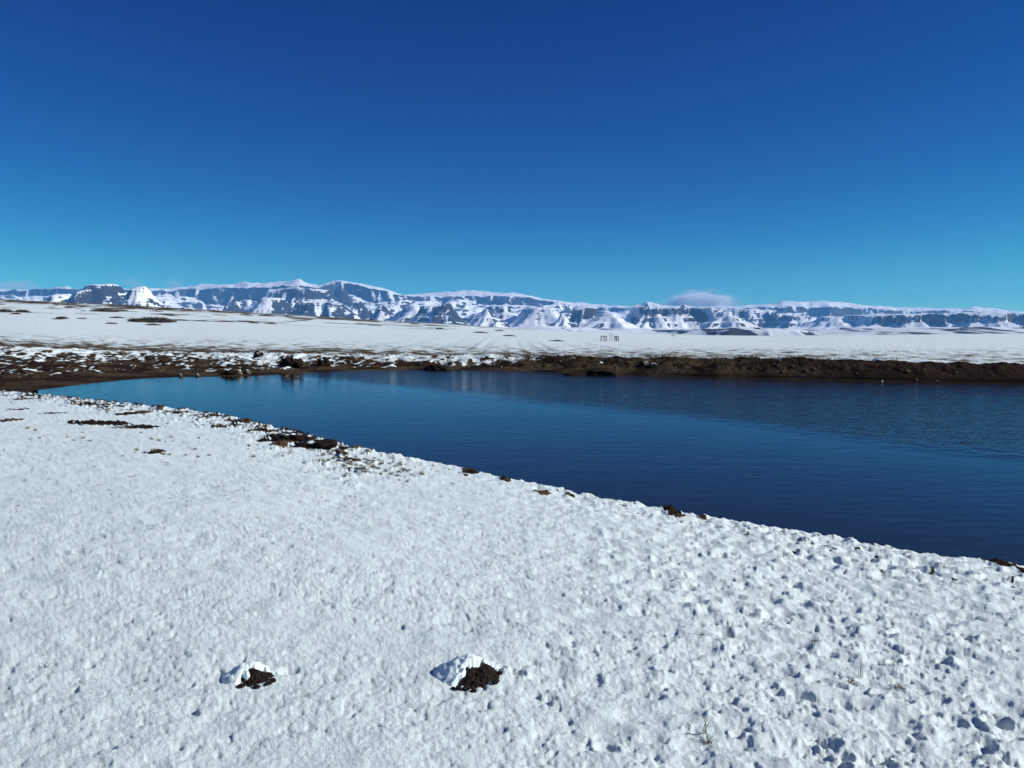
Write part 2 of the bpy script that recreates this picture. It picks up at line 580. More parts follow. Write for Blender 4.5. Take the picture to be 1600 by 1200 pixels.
# ---- bare patches (photograph pixels: u, v, half width, half height)
for (u, v, w, h) in [(375, 656, 22, 5), (452, 684, 26, 7), (488, 692, 24, 9), (150, 662, 46, 5), (212, 668, 30, 4), (6, 657, 14, 3),
                     (132, 631, 20, 3), (40, 622, 10, 3), (240, 707, 12, 4), (160, 641, 8, 3), (203, 646, 16, 3), (412, 689, 12, 3),
                     (434, 693, 16, 4), (733, 738, 12, 5), (1052, 799, 12, 4), (1102, 811, 7, 3), (790, 751, 9, 3),
                     (846, 771, 11, 3), (892, 775, 12, 3), (1575, 884, 18, 3), (318, 653, 8, 3), (350, 664, 10, 3), (25, 640, 10, 2), (80, 646, 12, 2)]:
    x, y = pick(u, v)
    x2, y2 = pick(u, v - h)
    BARE.append((x, y, w / F * y * 1.1, max(0.10, min(0.9, abs(y2 - y)))))

# ---- footprints and hoof pits
for (u, v, w, dep) in [(806, 1068, 14, .085), (784, 1060, 8, .05), (442, 1060, 14, .06), 
                       (1265, 1100, 17, .07), (1420, 1002, 16, .06), (1585, 1150, 20, .09), (1528, 1005, 14, .07),
                       (1500, 970, 18, .05), (1535, 975, 20, .06), (1490, 985, 16, .05), (1084, 925, 10, .04), (1038, 922, 9, .04),
                       (1200, 880, 14, .05), (1310, 1035, 14, .04), (1285, 1080, 9, .04), (1165, 1025, 11, .04),
                       (1495, 1045, 10, .05), (1570, 1010, 12, .05), (1290, 1180, 14, .05), (1415, 1045, 10, .04), (1330, 1090, 9, .035),
                       (1480, 1135, 13, .05), (1525, 1150, 12, .04), (1400, 893, 9, .03), (1250, 918, 10, .04), (700, 757, 8, .04), (685, 760, 10, .05),
                       (110, 868, 9, .03), (87, 870, 8, .03), (865, 795, 10, .035), (880, 806, 8, .03)]:
    x, y = pick(u, v)
    r0 = w / F * y
    PITS.append((x, y, r0, r0 * random.uniform(.6, .85), random.uniform(-.6, .6), dep * .8, dep * random.uniform(.1, .3)))
n_ = 0
while n_ < 420:
    u, v = random.uniform(-150, 1750), random.uniform(720, 1290)
    pr = float(sst(800, 1350, np.array(u)))
    if random.random() > pr:
        continue
    t = (u - 800) / F
    y = F * (ZC - 1.05) / (v - HZ)
    x = t * y
    if math.hypot(x, y) > float(r_near(math.atan2(x, y))) - 0.4:
        continue
    if abs(u - 380) < 110 and abs(v - 1062) < 45 or abs(u - 730) < 120 and abs(v - 1060) < 45:
        continue
    r0 = 0.014 + 0.034 * random.random() ** 2
    PITS.append((x, y, r0, r0 * random.uniform(.5, .9), random.uniform(-1, 1), r0 * random.uniform(.25, .65), r0 * random.uniform(0.05, .3)))
    n_ += 1


def polar_mesh(name, az, rows, detail=True):
    """rows: array (nr, nc) of distances"""
    A = np.broadcast_to(az[None, :], rows.shape)
    z, s, d = ground(A, rows, detail)
    V = np.stack([rows * np.sin(A), rows * np.cos(A), z], -1).reshape(-1, 3)
    # faces must look up: azimuth grows clockwise, distance outward
    fq = grid_faces(*rows.shape)[:, ::-1]
    me = np_mesh(name, V, fq, M_GROUND, True, {'snow': s, 'dry': d})
    return me


AZ_IN = np.arctan(np.linspace(-0.70, 0.70, 1000))
az_near = np.concatenate([np.linspace(-1.15, -0.86, 24)[:-1], np.linspace(-0.86, AZ_IN[0], 110)[:-1], AZ_IN, np.linspace(AZ_IN[-1], 0.86, 130)[1:], np.linspace(0.86, 1.15, 24)[1:]])
re_ = r_near(az_near) + 1.6
re_ = np.minimum(re_, 0.5 * (r_near(az_near) + r_far(az_near)))
w = np.linspace(0, 1, 440)[:, None]
rows = (1.7 ** -0.5 + w * (re_[None, :] ** -0.5 - 1.7 ** -0.5)) ** -2
obj('snowy_bank', polar_mesh('snowy_bank', az_near, rows), kind='structure')

az_far = np.concatenate([np.linspace(-1.1, -0.71, 30)[:-1], np.arctan(np.linspace(-0.86, 0.86, 900)), np.linspace(0.71, 1.1, 30)[1:]])
rf_ = r_far(az_far)
w1 = np.linspace(0, 1, 130)[:, None]
u_ = 800 + F * np.tan(np.clip(az_far, -.94, .94))
rt_ = rf_ + np.interp(u_, US, DTOP)
ra = rf_[None, :] - 1.5
ra = np.maximum(ra, 0.5 * (r_near(az_far) + r_far(az_far))[None, :])
rowsA = ra + w1 * (rt_[None, :] - ra)
w2 = np.linspace(0, 1, 100)[1:, None]
r_end = 3800.0
rowsB = (rt_[None, :] ** -0.35 + w2 * (r_end ** -0.35 - rt_[None, :] ** -0.35)) ** (-1 / 0.35)
obj('snow_field', polar_mesh('snow_field', az_far, np.concatenate([rowsA, rowsB], 0)), kind='structure')

# ground under and behind the viewer, coarse
az_b = np.linspace(1.15, 2 * math.pi - 1.15, 160)
rb = np.geomspace(0.8, 3800, 70)
AB, RB = np.meshgrid(az_b, rb)
XB, YB = RB * np.sin(AB), RB * np.cos(AB)
ZB = 1.40 + 0.02 * fbm(XB / 1.5, YB / 1.5, 3, 3) + 0.01 * np.clip(RB - 10, 0, 900)
side = sst(0.5, 0.0, np.minimum(AB - 1.15, 2 * math.pi - 1.15 - AB)) * sst(3, 14, RB)
ZB = ZB * (1 - side) + side * -0.1
obj('back_field', np_mesh('back_field', np.stack([XB, YB, ZB], -1).reshape(-1, 3), grid_faces(*RB.shape)[:, ::-1], M_GROUND, True,
                          {'snow': np.ones(RB.shape), 'dry': np.zeros(RB.shape)}), kind='structure')
az_c = np.linspace(-1.15, 1.15, 60)
rc_ = np.linspace(0.02, 1.72, 24)
AC, RC = np.meshgrid(az_c, rc_)
zc0, _, _ = ground(AC, RC)
obj('trodden_snow', np_mesh('trodden_snow', np.stack([RC * np.sin(AC), RC * np.cos(AC), zc0], -1).reshape(-1, 3), grid_faces(*RC.shape)[:, ::-1], M_GROUND, True,
                            {'snow': np.ones(RC.shape), 'dry': np.zeros(RC.shape)}), kind='structure')

# ------------------------------------------------------------------ pond
azw = np.linspace(A_TIP - 0.03, 1.5, 160)
w = np.linspace(0, 1, 12)[:, None]
rw = (r_near(azw)[None, :] + 0.05) * (1 - w) + (r_far(azw)[None, :] + 1.2) * w
AW = np.broadcast_to(azw[None, :], rw.shape)
obj('pond_water', np_mesh('pond_water', np.stack([rw * np.sin(AW), rw * np.cos(AW), np.zeros(rw.shape)], -1).reshape(-1, 3),
                          grid_faces(*rw.shape)[:, ::-1], M_WATER), kind='structure')


# ------------------------------------------------------------------ mountains
def mount_mesh(name, T, Y, Z, lo=0.68, hi=0.83, base=None, brush=None):
    X = T * Y
    up = sst(0, 160, Z - base)
    Z = Z + up * (46 * (facet((X + 0.5 * Y) / 520, Y / 900, 135, 2) - 0.6) + 24 * (facet((X - 0.35 * Y) / 240, Y / 420, 137, 2) - 0.55))
    P = np.stack([X, Y, Z], -1)
    dr = np.gradient(P, axis=0)
    dc = np.gradient(P, axis=1)
    n = np.cross(dc, dr)
    n /= np.linalg.norm(n, axis=-1, keepdims=True) + 1e-9
    nz = np.abs(n[..., 2])
    s = sst(lo, hi, nz + 0.10 * fbm(X / 260, Z / 90, 131, 3) + 0.13 * fbm(X / 1300, Y / 1600, 139, 3))
    if brush is not None:
        s = s - brush
    # bare rock bands along the strata
    ph = np.sin(2 * math.pi * Z / 58.0 + 1.6 * fbm(X / 1800, Y / 1800, 143, 2))
    s = s - 0.75 * sst(0.62, 0.9, ph) * sst(0.05, 0.35, fbm(X / 520, Y / 700, 145, 3) + 0.12) * sst(0.97, 0.86, nz) * up
    # snow lodged in the gullies of the cliffs
    s = np.maximum(s, 0.8 * sst(0.17, 0.42, fbm((X + 0.25 * Z) / 120, Z / 260, 133, 3)) * sst(0.1, 0.45, nz))
    fq = grid_faces(*Z.shape)
    if n[..., 2].mean() < 0:
        fq = fq[:, ::-1]
    return np_mesh(name, P.reshape(-1, 3), fq, M_MOUNT, True, {'snow': s})


def hv(v, Y):
    return ZC + (HZ - v) / F * Y


def strata(z, x, y, P, a=0.8):
    ph = 2 * math.pi * z / P + 2.0 * fbm(x / 2500, y / 2500, 141, 2)
    return z + a * P / (2 * math.pi) * np.sin(ph)


UM = [-500, 0, 75, 90, 110, 122, 180, 240, 300, 330, 370, 385, 410, 430, 455, 470, 480, 500, 515, 530, 550, 590, 620, 632, 700, 740, 770, 800, 820, 850, 900,
      920, 980, 1000, 1010, 1030, 1055, 1066, 1085, 1150, 1200, 1220, 1290, 1320, 1350, 1400, 1420, 1500, 1520, 1550, 1590, 1600, 2100]
V0 = [455, 453, 456, 450, 449.5, 455, 454, 452, 449, 446, 445, 441, 443, 443, 440, 437, 443, 448, 444, 439.5, 442, 450, 458, 462, 457, 455, 458, 459, 462, 468, 474,
      476, 480, 477, 473, 478, 480, 477, 481, 479, 477, 472.5, 472, 474, 478, 481, 482, 483, 480, 484, 487, 489, 492]
U1 = [-500, 0, 90, 180, 240, 300, 400, 430, 470, 500, 530, 590, 630, 700, 800, 830, 880, 950, 1000, 1100, 1150, 1200, 1300, 1350, 1400, 1500, 1600, 2100]
V1 = [458, 456, 452, 454, 455, 452, 450, 448, 447, 450, 441.5, 452, 463.5, 464, 463, 466, 477, 482, 482, 481.5, 482, 481, 481, 482, 486, 487, 491, 494]
U2 = [-500, 0, 100, 240, 330, 400, 470, 500, 530, 600, 640, 700, 800, 850, 1000, 1200, 1300, 1400, 1600, 2100]
V2 = [467, 467, 468, 466, 474, 472, 465, 460, 466, 471, 473, 474, 476, 481, 490, 491, 497, 498, 500, 500]

tm = np.linspace(-0.78, 0.78, 880)
um = 800 + F * tm
YR = 17000.0
xm = tm * YR
yrim = YR + 1100 * fbm(xm / 4200, 0.3, 151, 2) + 420 * fbm(xm / 1300, 0.7, 153, 2) + 200 * fbm(xm / 480, 0.2, 155, 3)
dd = np.concatenate([-np.geomspace(5200, 60, 46), np.linspace(-40, 150, 44), 150 + np.geomspace(18, 7500, 210)])
D = np.broadcast_to(dd[:, None], (len(dd), len(tm)))
T = np.broadcast_to(tm[None, :], D.shape)
Y = yrim[None, :] - D
X = T * Y
U = np.broadcast_to(um[None, :], D.shape)
z0 = hv(np.interp(U, UM, V0), yrim[None, :] + 1800)
z1 = hv(np.interp(U, U1, V1), yrim[None, :])
z2 = hv(np.interp(U, U2, V2), yrim[None, :] - 100) + 70 * fbm(xm[None, :] / 520, 0.4, 157, 3)
z1 = np.maximum(z1 + 16 * fbm(xm[None, :] / 380, 0.9, 159, 3), z2 + 25)
z3 = hv(515.0, yrim[None, :] - 6500)
kb = sst(0, 1800, -D)
Zm = z1 + (z0 - z1) * kb + 25 * fbm(X / 700, Y / 700, 161, 4) * kb
Zm = Zm - sst(2200, 5200, -D) * 500
tc_ = np.clip(D / 110.0, 0, 1)
Zm = np.where(D > 0, z1 + (z2 - z1) * tc_, Zm)
ts = np.clip((D - 110) / 6500.0, 0, 1)
sl = z3 + (z2 - z3) * (1 - ts) ** 2.4
wx = X + 260 * fbm(X / 1800, Y / 1800, 163, 2) + 0.45 * D
spur = facet(wx / 1500, Y / 5200, 165, 1) - 0.55
fine_ = facet((wx + 0.2 * D) / 640, Y / 2600, 167, 2, 0.4) - 0.6
sl = sl + (300 * spur + 170 * fine_) * sst(0.0, 0.06, ts) * (1 - ts) ** 1.2
sl = strata(sl, X, Y, 90.0, 0.6)
Zm = np.where(D > 110, sl, Zm)
obj('mountain_range', mount_mesh('mountain_range', T, Y, Zm, base=hv(512.0, Y)), kind='structure')

# nearer mesas and foothills
MESAS = [(165, 445.5, 9000, 10, 62), (140, 455, 8800, 8, 60), (222, 450.5, 7600, 13, 58), (100, 461, 9500, 12, 60), (366, 463, 12500, 2, 34), (470, 452, 13500, 26, 100),
         (425, 466, 11500, 16, 60), (500, 474, 10500, 28, 62), (560, 472, 12000, 5, 50), (600, 476, 11500, 4, 50), (645, 480, 10500, 10, 55),
         (697, 474.5, 9500, 7, 46), (672, 478, 9700, 14, 50), (780, 478, 11500, 8, 50), (762, 484, 10500, 6, 40), (840, 482, 11000, 16, 55), (880, 492, 9500, 8, 40),
         (913, 481.5, 9800, 17, 50), (945, 490, 9500, 6, 46), (1012, 481.5, 10300, 24, 62), (1050, 482.5, 10600, 24, 60), (1095, 482.5, 10600, 22, 66), (1130, 488, 10200, 12, 60),
         (1170, 485, 12800, 24, 60), (1240, 494, 12000, 24, 60), (1300, 496, 11000, 16, 60), (1390, 493, 10500, 32, 62), (1450, 492, 10400, 34, 60), (1530, 490.5, 10000, 34, 64), (1600, 492, 9800, 34, 64), (1690, 490, 10000, 40, 70), (1165, 512, 5600, 14, 52),
         (1010, 473, 15000, 3, 17), (1066, 476.5, 14800, 2.5, 14), (535, 440.5, 15000, 3, 30)]
tf = np.linspace(-0.78, 0.78, 900)
Yf = np.geomspace(15500, 3200, 360)
T, Y = np.meshgrid(tf, Yf)
X = T * Y
U = 800 + F * T
base = hv(np.interp(U, [0, 400, 900, 1200, 1600], [512, 515, 518, 520, 518]) + 26 * sst(6000, 3200, Y), Y)
roll = 95 * (facet(X / 2300, Y / 3200, 171, 2) - 0.6) + 50 * (facet((X + 0.3 * Y) / 800, Y / 1700, 172, 2) - 0.6)
Zf = base + roll * sst(3200, 6500, Y)
CAPS = {165: 8, 222: 9, 913: 18, 1012: 10, 1050: 9, 1390: 11, 1450: 12, 1530: 9, 1600: 8, 470: 9, 672: 10, 500: 8}
for i, (mu, mv, mY, ht, hb) in enumerate(MESAS):
    cx = (mu - 800) / F * mY
    top = hv(mv, mY)
    bot = hv(516, mY)
    rt0, rb0 = ht / F * mY, hb / F * mY
    m = (np.abs(X - cx) < rb0 * 3.2) & (np.abs(Y - mY) < rb0 * 4.5)
    dx, dy = X[m] - cx, (Y[m] - mY)
    el = 0.62 + 0.75 * ((i * 0.618) % 1.0)
    dx = dx * el + 0.35 * dy * (((i * 0.377) % 1.0) - 0.5)
    dx = dx + 0.10 * rb0 * fbm(X[m] / 420, Y[m] / 700, 187, 2)
    dyk = np.where(dy > 0, dy * 0.35, dy * 0.62)
    q = np.hypot(dx, dyk)
    th = np.arctan2(dyk, dx)
    sp = 1.5 * (facet(1.5 * np.cos(th) + i * 3.1 + q / rb0 * 0.3, 1.5 * np.sin(th) + i * 1.7, 181, 2, 0.35) - 0.6)
    q = q * (1 - 0.34 * sp * sst(0.0, rb0 * 0.7, q)) + 0.05 * rb0 * fbm(dx / 300, dy / 500, 183 + i, 3)
    H = top - bot
    cl = min(CAPS.get(mu, 5.0) / (516 - mv), 0.45)
    k = np.clip((q - rt0) / (rb0 - rt0), 0, 3)
    zz = np.where(q < rt0, top - 0.04 * H * (q / rt0) ** 2,
                  np.where(k < 0.07, top - H * (0.04 + cl * k / 0.07), bot + H * (1 - cl - 0.04) * np.clip(1 - (k - 0.07) / 0.98, 0, 1) ** 1.35 - 60 * np.clip(k - 1, 0, 1)))
    zz = np.where(k >= 0.07, strata(zz, X[m], Y[m], 64.0, 0.62), zz)
    Zf[m] = np.maximum(Zf[m], zz)
BR = 0.75 * sst(0.12, 0.34, fbm(X / 420, Y / 1500, 191, 4)) * sst(70, 10, Zf - hv(518.0, Y)) * sst(3400, 4200, Y)
BR = np.maximum(BR, np.exp(-((U - 1165) / 34.0) ** 4) * sst(6600, 5900, Y))
obj('foothills', mount_mesh('foothills', T, Y, Zf, 0.69, 0.85, base=hv(518.0, Y), brush=BR), kind='structure')

# ------------------------------------------------------------------ clouds behind the range
def cloud(u0, u1, v0, v1, Y, dens, seed, label):
    cx = ((u0 + u1) / 2 - 800) / F * Y
    cz = hv((v0 + v1) / 2, Y)
    sx, sz = (u1 - u0) / 2 / F * Y, (v1 - v0) / 2 / F * Y
    sy = sx * 0.5
    m = bpy.data.materials.new('cloud_vapour')
    m.use_nodes = True
    nt = m.node_tree
    nt.nodes.remove(nt.nodes['Principled BSDF'])
    tc = N(nt, 'ShaderNodeTexCoord').outputs['Object']
    ln = N(nt, 'ShaderNodeVectorMath', operation='LENGTH')
    nt.links.new(tc, ln.inputs[0])
    fall = mrange(nt, ln.outputs['Value'], 1.0, 0.25)
    mp = N(nt, 'ShaderNodeMapping')
    mp.inputs['Location'].default_value = (seed * 3.7, seed * 1.3, 0)
    mp.inputs['Scale'].default_value = (sx / sz * 0.5, 1.0, 1.0)
    nt.links.new(tc, mp.inputs[0])
    nz_ = noise_node(nt, 2.0, 6, 0.65, mp.outputs[0])
    d_ = mrange(nt, math_node(nt, 'MULTIPLY_ADD', fall, 0.75, math_node(nt, 'MULTIPLY_ADD', nz_, 2.4, -1.2)), 0.10, 0.9)
    vol = nt.nodes.new('ShaderNodeVolumePrincipled')
    vol.inputs['Color'].default_value = (0.995, 0.995, 0.995, 1)
    nt.links.new(math_node(nt, 'MULTIPLY', d_, dens), vol.inputs['Density'])
    nt.links.new(vol.outputs[0], nt.nodes['Material Output'].inputs['Volume'])
    import bmesh
    b = bmesh.new()
    bmesh.ops.create_icosphere(b, subdivisions=3, radius=1.0)
    me = bpy.data.meshes.new('cloud')
    b.to_mesh(me)
    b.free()
    me.materials.append(m)
    o = obj('cloud', me, loc=(cx, Y, cz), label=label, cat='cloud')
    o.scale = (sx, sy, sz)
    return o


cloud(1016, 1170, 449, 500, 30000, 0.008, 1, 'small white cumulus cloud rising behind the mountain crest')
cloud(-30, 90, 434, 464, 30000, 0.0011, 2, 'faint wide cloud streak over the low end of the range')
cloud(185, 235, 431, 455, 30000, 0.0011, 3, 'faint cloud wisp beside the dark capped peak')
cloud(250, 300, 432, 458, 30000, 0.0014, 4, 'faint cloud wisp above the long blue cliff')

# ------------------------------------------------------------------ molehills
def blob_mesh(name, mat, seed, sx, sy, sz, sub=3, rough=0.3, flat=0.0):
    import bmesh
    b = bmesh.new()
    bmesh.ops.create_icosphere(b, subdivisions=sub, radius=1.0)
    co = np.array([v.co[:] for v in b.verts])
    n = fbm(co[:, 0] * 1.3 + co[:, 2] * 0.7 + seed * 5.1, co[:, 1] * 1.3 - co[:, 2] * 0.6 + seed * 2.3, 201, 3)
    n2 = fbm(co[:, 0] * 4.1 + co[:, 2] * 2.9 + seed, co[:, 1] * 4.1 - co[:, 2] * 3.3, 203, 3)
    k = 1 + rough * n + 0.35 * rough * n2
    co = co * k[:, None] * np.array([sx, sy, sz])
    if flat:
        co[:, 2] = np.maximum(co[:, 2], -flat * sz)
    for v, c in zip(b.verts, co):
        v.co = c
    me = bpy.data.meshes.new(name)
    b.to_mesh(me)
    b.free()
    me.materials.append(mat)
    me.polygons.foreach_set('use_smooth', np.full(len(me.polygons), sub >= 3))
    return me


def molehill(u, v, W, Hh, label, seed, soil_dir):
    x, y = pick(u, v)
    z = gz(x, y)
    e = empty('molehill', (x, y, z - 0.01), label, 'molehill', None)
    n = 110
    g = np.linspace(-1.5, 1.5, n)
    GX, GY = np.meshgrid(g, g)
    rr = np.hypot(np.where(GX < 0, GX * 0.82, GX), GY * 1.05)
    core = 0.72 * np.clip(1 - (rr / 1.05) ** 2, 0, 1) ** 1.1 + 0.36 * np.exp(-(rr / 0.75) ** 2) - 0.06
    px, py = GX * W, GY * W
    soil = Hh * core * (1 + 0.30 * fbm(px / 0.06, py / 0.06, seed, 3)) + 0.012 * (ridged(px / 0.022, py / 0.022, seed + 2, 2) - 1) * sst(1.2, 0.8, rr) - 0.05 * sst(0.95, 1.35, rr)
    fq = grid_faces(n, n)
    so = obj('soil', np_mesh('soil', np.stack([px, py, soil], -1).reshape(-1, 3), fq, M_SOIL), e)
    # snow lying on the sheltered side of the heap
    th = GX * math.cos(soil_dir) + GY * math.sin(soil_dir)
    ragged = 0.34 * fbm(px / 0.05, py / 0.05, seed + 7, 3)
    keep = sst(0.16, -0.10, th + ragged - 0.14)
    side = sst(0.95, 1.12, rr + 0.35 * ragged)
    m = np.maximum(keep, side)
    thick = 0.030 + 0.012 * fbm(px / 0.09, py / 0.09, seed + 9, 2)
    sn = Hh * core * 1.0 + m * thick - (1 - m) * 0.06 + 0.004 * fbm(px / 0.03, py / 0.03, seed + 11, 2)
    sn = sn - 0.12 * sst(1.02, 1.24, rr + 0.12 * ragged)
    obj('snow_cap', np_mesh('snow_cap', np.stack([px, py, sn], -1).reshape(-1, 3), fq, M_SNOW), e)
    rnd = random.Random(seed)
    for i in range(9):
        a = soil_dir + rnd.uniform(-1.3, 1.3)
        q = rnd.uniform(0.75, 1.25) * W
        sz = rnd.uniform(0.008, 0.018)
        o = obj('clod', blob_mesh('clod', M_SOIL, seed + i, sz * 1.2, sz, sz * .8, 2, 0.5), e)
        zz = gz(x + q * math.cos(a), y + q * math.sin(a))
        o.location = (q * math.cos(a), q * math.sin(a), zz - z + 0.01 + sz * 0.5)
    return e


molehill(733, 1073, 0.155, 0.082, 'larger dark molehill with a wide bare face and a snow hump on one side', 3, -0.75)
molehill(381, 1074, 0.115, 0.058, 'smaller ragged molehill half buried in snow, brown earth showing in a torn gap', 12, -0.5)


# ------------------------------------------------------------------ grass
def blades(pts, h, w, spread, rnd, lean=None):
    """curved tapering blades rooted at pts -> (V, F) arrays"""
    V, Fc = [], []
    for (bx, by, bz) in pts:
        a = rnd.uniform(0, 2 * math.pi)
        hh = h * rnd.uniform(0.45, 1.1)
        sp = spread * rnd.uniform(0.1, 1.0) * hh
        dx, dy = math.cos(a) * sp, math.sin(a) * sp
        if lean:
            dx += lean[0] * hh
            dy += lean[1] * hh
        wa = rnd.uniform(0, math.pi)
        wx, wy = math.cos(wa) * w * .5, math.sin(wa) * w * .5
        b0 = len(V)
        for t, k in ((0, 1), (.45, .8), (.8, .5)):
            cx, cy, cz = bx + dx * t * t, by + dy * t * t, bz + hh * (t - 0.25 * t * t * spread)
            V += [(cx - wx * k, cy - wy * k, cz), (cx + wx * k, cy + wy * k, cz)]
        V.append((bx + dx, by + dy, bz + hh * (1 - 0.25 * spread)))
        Fc += [(b0, b0 + 1, b0 + 3), (b0, b0 + 3, b0 + 2), (b0 + 2, b0 + 3, b0 + 5), (b0 + 2, b0 + 5, b0 + 4), (b0 + 4, b0 + 5, b0 + 6)]
    return V, Fc


def tuft_mesh(seed, n, h, rad, mat, spread=0.8, w=0.004):
    rnd = random.Random(seed)
    pts = []
    for _ in range(n):
        a, q = rnd.uniform(0, 6.283), rad * math.sqrt(rnd.random())
        pts.append((q * math.cos(a), q * math.sin(a), -0.01))
    V, Fc = blades(pts, h, w, spread, rnd)
    return np_mesh('grass_tuft', V, Fc, mat, False)


SMALL = [tuft_mesh(i, 16, 0.055, 0.012, M_OLIVE, 1.1, 0.0026) for i in range(4)]
STALK = [tuft_mesh(20 + i, 5, 0.13, 0.012, M_STRAW, 0.5, 0.0032) for i in range(4)]
TUSS = [tuft_mesh(40 + i, 90, 0.16, 0.07, M_STRAW, 0.9, 0.006) for i in range(4)]
TUSSD = [tuft_mesh(60 + i, 80, 0.13, 0.08, M_OLIVE, 0.9, 0.006) for i in range(3)]
BROWN = [tuft_mesh(80 + i, 26, 0.05, 0.02, M_RUST, 1.2, 0.0035) for i in range(3)]


def put(name, me, u, v, label, group, sc_=1.0, cat='grass'):
    x, y = pick(u, v)
    o = obj(name, me, loc=(x, y, gz(x, y) - 0.004), label=label, cat=cat, group=group)
    o.rotation_euler.z = random.uniform(0, 6.28)
    o.scale = (sc_,) * 3
    return o


rk = random.Random(77)
for i in range(46):
    u = rk.uniform(0, 520)
    v = rk.uniform(628 + max(0, u - 200) * 0.17, 716)
    put('small_tussock', (TUSS + TUSSD)[rk.randrange(7)], u, v, 'small frosted grass clump on the speckled bank above the narrow end of the pond', 'clumps on the speckled bank', rk.uniform(.2, .5))
put('grass_tuft', SMALL[0], 47, 1056, 'green black grass tuft fanning out of smooth snow', None, 1.3)
for i, (u, v) in enumerate([(85, 955), (117, 863), (230, 878), (292, 1028), (285, 796), (395, 812), (20, 735), (103, 771), (162, 769), (330, 762), (415, 763), (212, 782), (848, 851), (640, 797), (500, 781), (925, 848), (15, 668), (560, 850), (700, 905), (960, 1110)]):
    put('grass_tuft', SMALL[i % 4], u, v, 'tiny dark grass tuft poking through flat snow', 'tiny tufts in the flat snow', random.uniform(.6, .9))
for i, (u, v) in enumerate([(1288, 858), (1296, 862), (1488, 893), (1496, 890), (1234, 876), (1241, 878), (1110, 1168), (1118, 1180), (1360, 1070), (1530, 900), (1285, 1022), (1075, 870), (955, 795), (1175, 834), (1150, 1010), (960, 786)]):
    put('grass_stalk', STALK[i % 4], u, v, 'pale dry grass stalk standing in the rough snow near the water', 'pale stalks in the rough snow', random.uniform(.8, 1.25))
for i, (u, v) in enumerate([(1130, 1014), (1105, 1006), (1290, 1018), (1352, 1088), (1345, 1084), (1425, 1090), (1115, 1180), (1200, 882), (1300, 872)]):
    put('brown_tuft', BROWN[i % 3], u, v, 'flattened brown grass tuft in a trampled hollow of snow', 'brown tufts in trampled snow', random.uniform(.8, 1.3))
rt = random.Random(5)
for i in range(80):
    t = rt.random()
    u = 495 + 155 * t + rt.uniform(-18, 18)
    v = 708 + 32 * t + rt.uniform(-9, 16)
    put('tussock', (TUSS + TUSSD)[rt.randrange(7)], u, v, 'straw coloured grass tussock in the snowy rim beside the dark earth block', 'tussocks along the pond rim', rt.uniform(.22, .6))
for i, (u, v, k) in enumerate([(38, 670, 1.0), (50, 674, .8), (100, 684, .6), (125, 686, .8), (135, 690, .7), (110, 688, .6), (232, 688, .9), (243, 690, .9), (235, 706, .9), (250, 711, .9), (260, 712, .7), (285, 713, .6), (305, 716, .7), (322, 713, .7), (165, 642, .9), (320, 655, .8), (380, 656, .8), (258, 664, .8), (385, 698, .7), (728, 740, .8), (740, 742, .7), (850, 771, .8), (890, 776, .7), (792, 751, .8), (700, 735, .6), (675, 730, .6)]):
    put('tussock', (TUSS + TUSSD)[i % 7], u, v, 'low tussock of dry grass beside a bare earth patch', 'tussocks beside bare patches', k * .6)

# fine blade tips showing all over the near snow
V, Fc = [], []
rb_ = random.Random(9)
pts = []
while len(pts) < 1500:
    u, v = rb_.uniform(-200, 1800), 660 + 560 * rb_.random() ** 1.6
    y = F * (ZC - 1.0) / (v - HZ)
    x = (u - 800) / F * y
    if math.hypot(x, y) > float(r_near(math.atan2(x, y))) - 0.1:
        continue
    if pn(np.array(x / 1.1), np.array(y / 1.1), 33) < 0.02:
        continue
    pts.append((x, y))
pa = np.array(pts)
zz, _, _ = ground(np.arctan2(pa[:, 0], pa[:, 1]), np.hypot(pa[:, 0], pa[:, 1]))
V, Fc = blades([(a, b, c - 0.006) for (a, b), c in zip(pts, zz)], 0.034, 0.0028, 1.0, rb_)
obj('grass_tips', np_mesh('grass_tips', V, Fc, M_OLIVE, False), kind='stuff')


# ------------------------------------------------------------------ far bank: dry grass, stones, clods
def scatter_far(n, u0, u1, s0, s1, rnd):
    out = []
    for _ in range(n):
        u = rnd.uniform(u0, u1)
        a = math.atan((u - 800) / F)
        s_ = rnd.uniform(s0, s1)
        r = float(r_far(np.array(a))) + s_ * float(np.interp(u, US, DTOP))
        out.append((u, a, r))
    A_ = np.array([o[1] for o in out])
    R_ = np.array([o[2] for o in out])
    z, _, _ = ground(A_, R_)
    return [(R_[i] * math.sin(A_[i]), R_[i] * math.cos(A_[i]), float(z[i]), out[i][0]) for i in range(n)]


rf2 = random.Random(21)
cl = scatter_far(420, 780, 1420, 0.25, 1.02, rf2)
pts = []
for (x, y, z, u) in cl:
    if rf2.random() > np.interp(u, [780, 860, 1100, 1300, 1420], [.3, 1, 1, .55, .2]):
        continue
    for _ in range(14):
        pts.append((x + rf2.gauss(0, .16), y + rf2.gauss(0, .12), z - 0.03))
V, Fc = blades(pts, 0.26, 0.022, 0.9, rf2)
obj('bank_grass', np_mesh('bank_grass', V, Fc, M_RUST, False), kind='stuff')
pts = []
for (x, y, z, u) in scatter_far(330, 800, 1330, 0.5, 1.04, rf2):
    if fbm(np.array(x / 2.2), np.array(0.5), 88, 2) < -0.02:
        continue
    for _ in range(12):
        pts.append((x + rf2.gauss(0, .2), y + rf2.gauss(0, .12), z - 0.03))
V, Fc = blades(pts, 0.27, 0.02, 0.9, rf2)
obj('golden_bank_grass', np_mesh('golden_bank_grass', V, Fc, M_GOLD, False), kind='stuff')
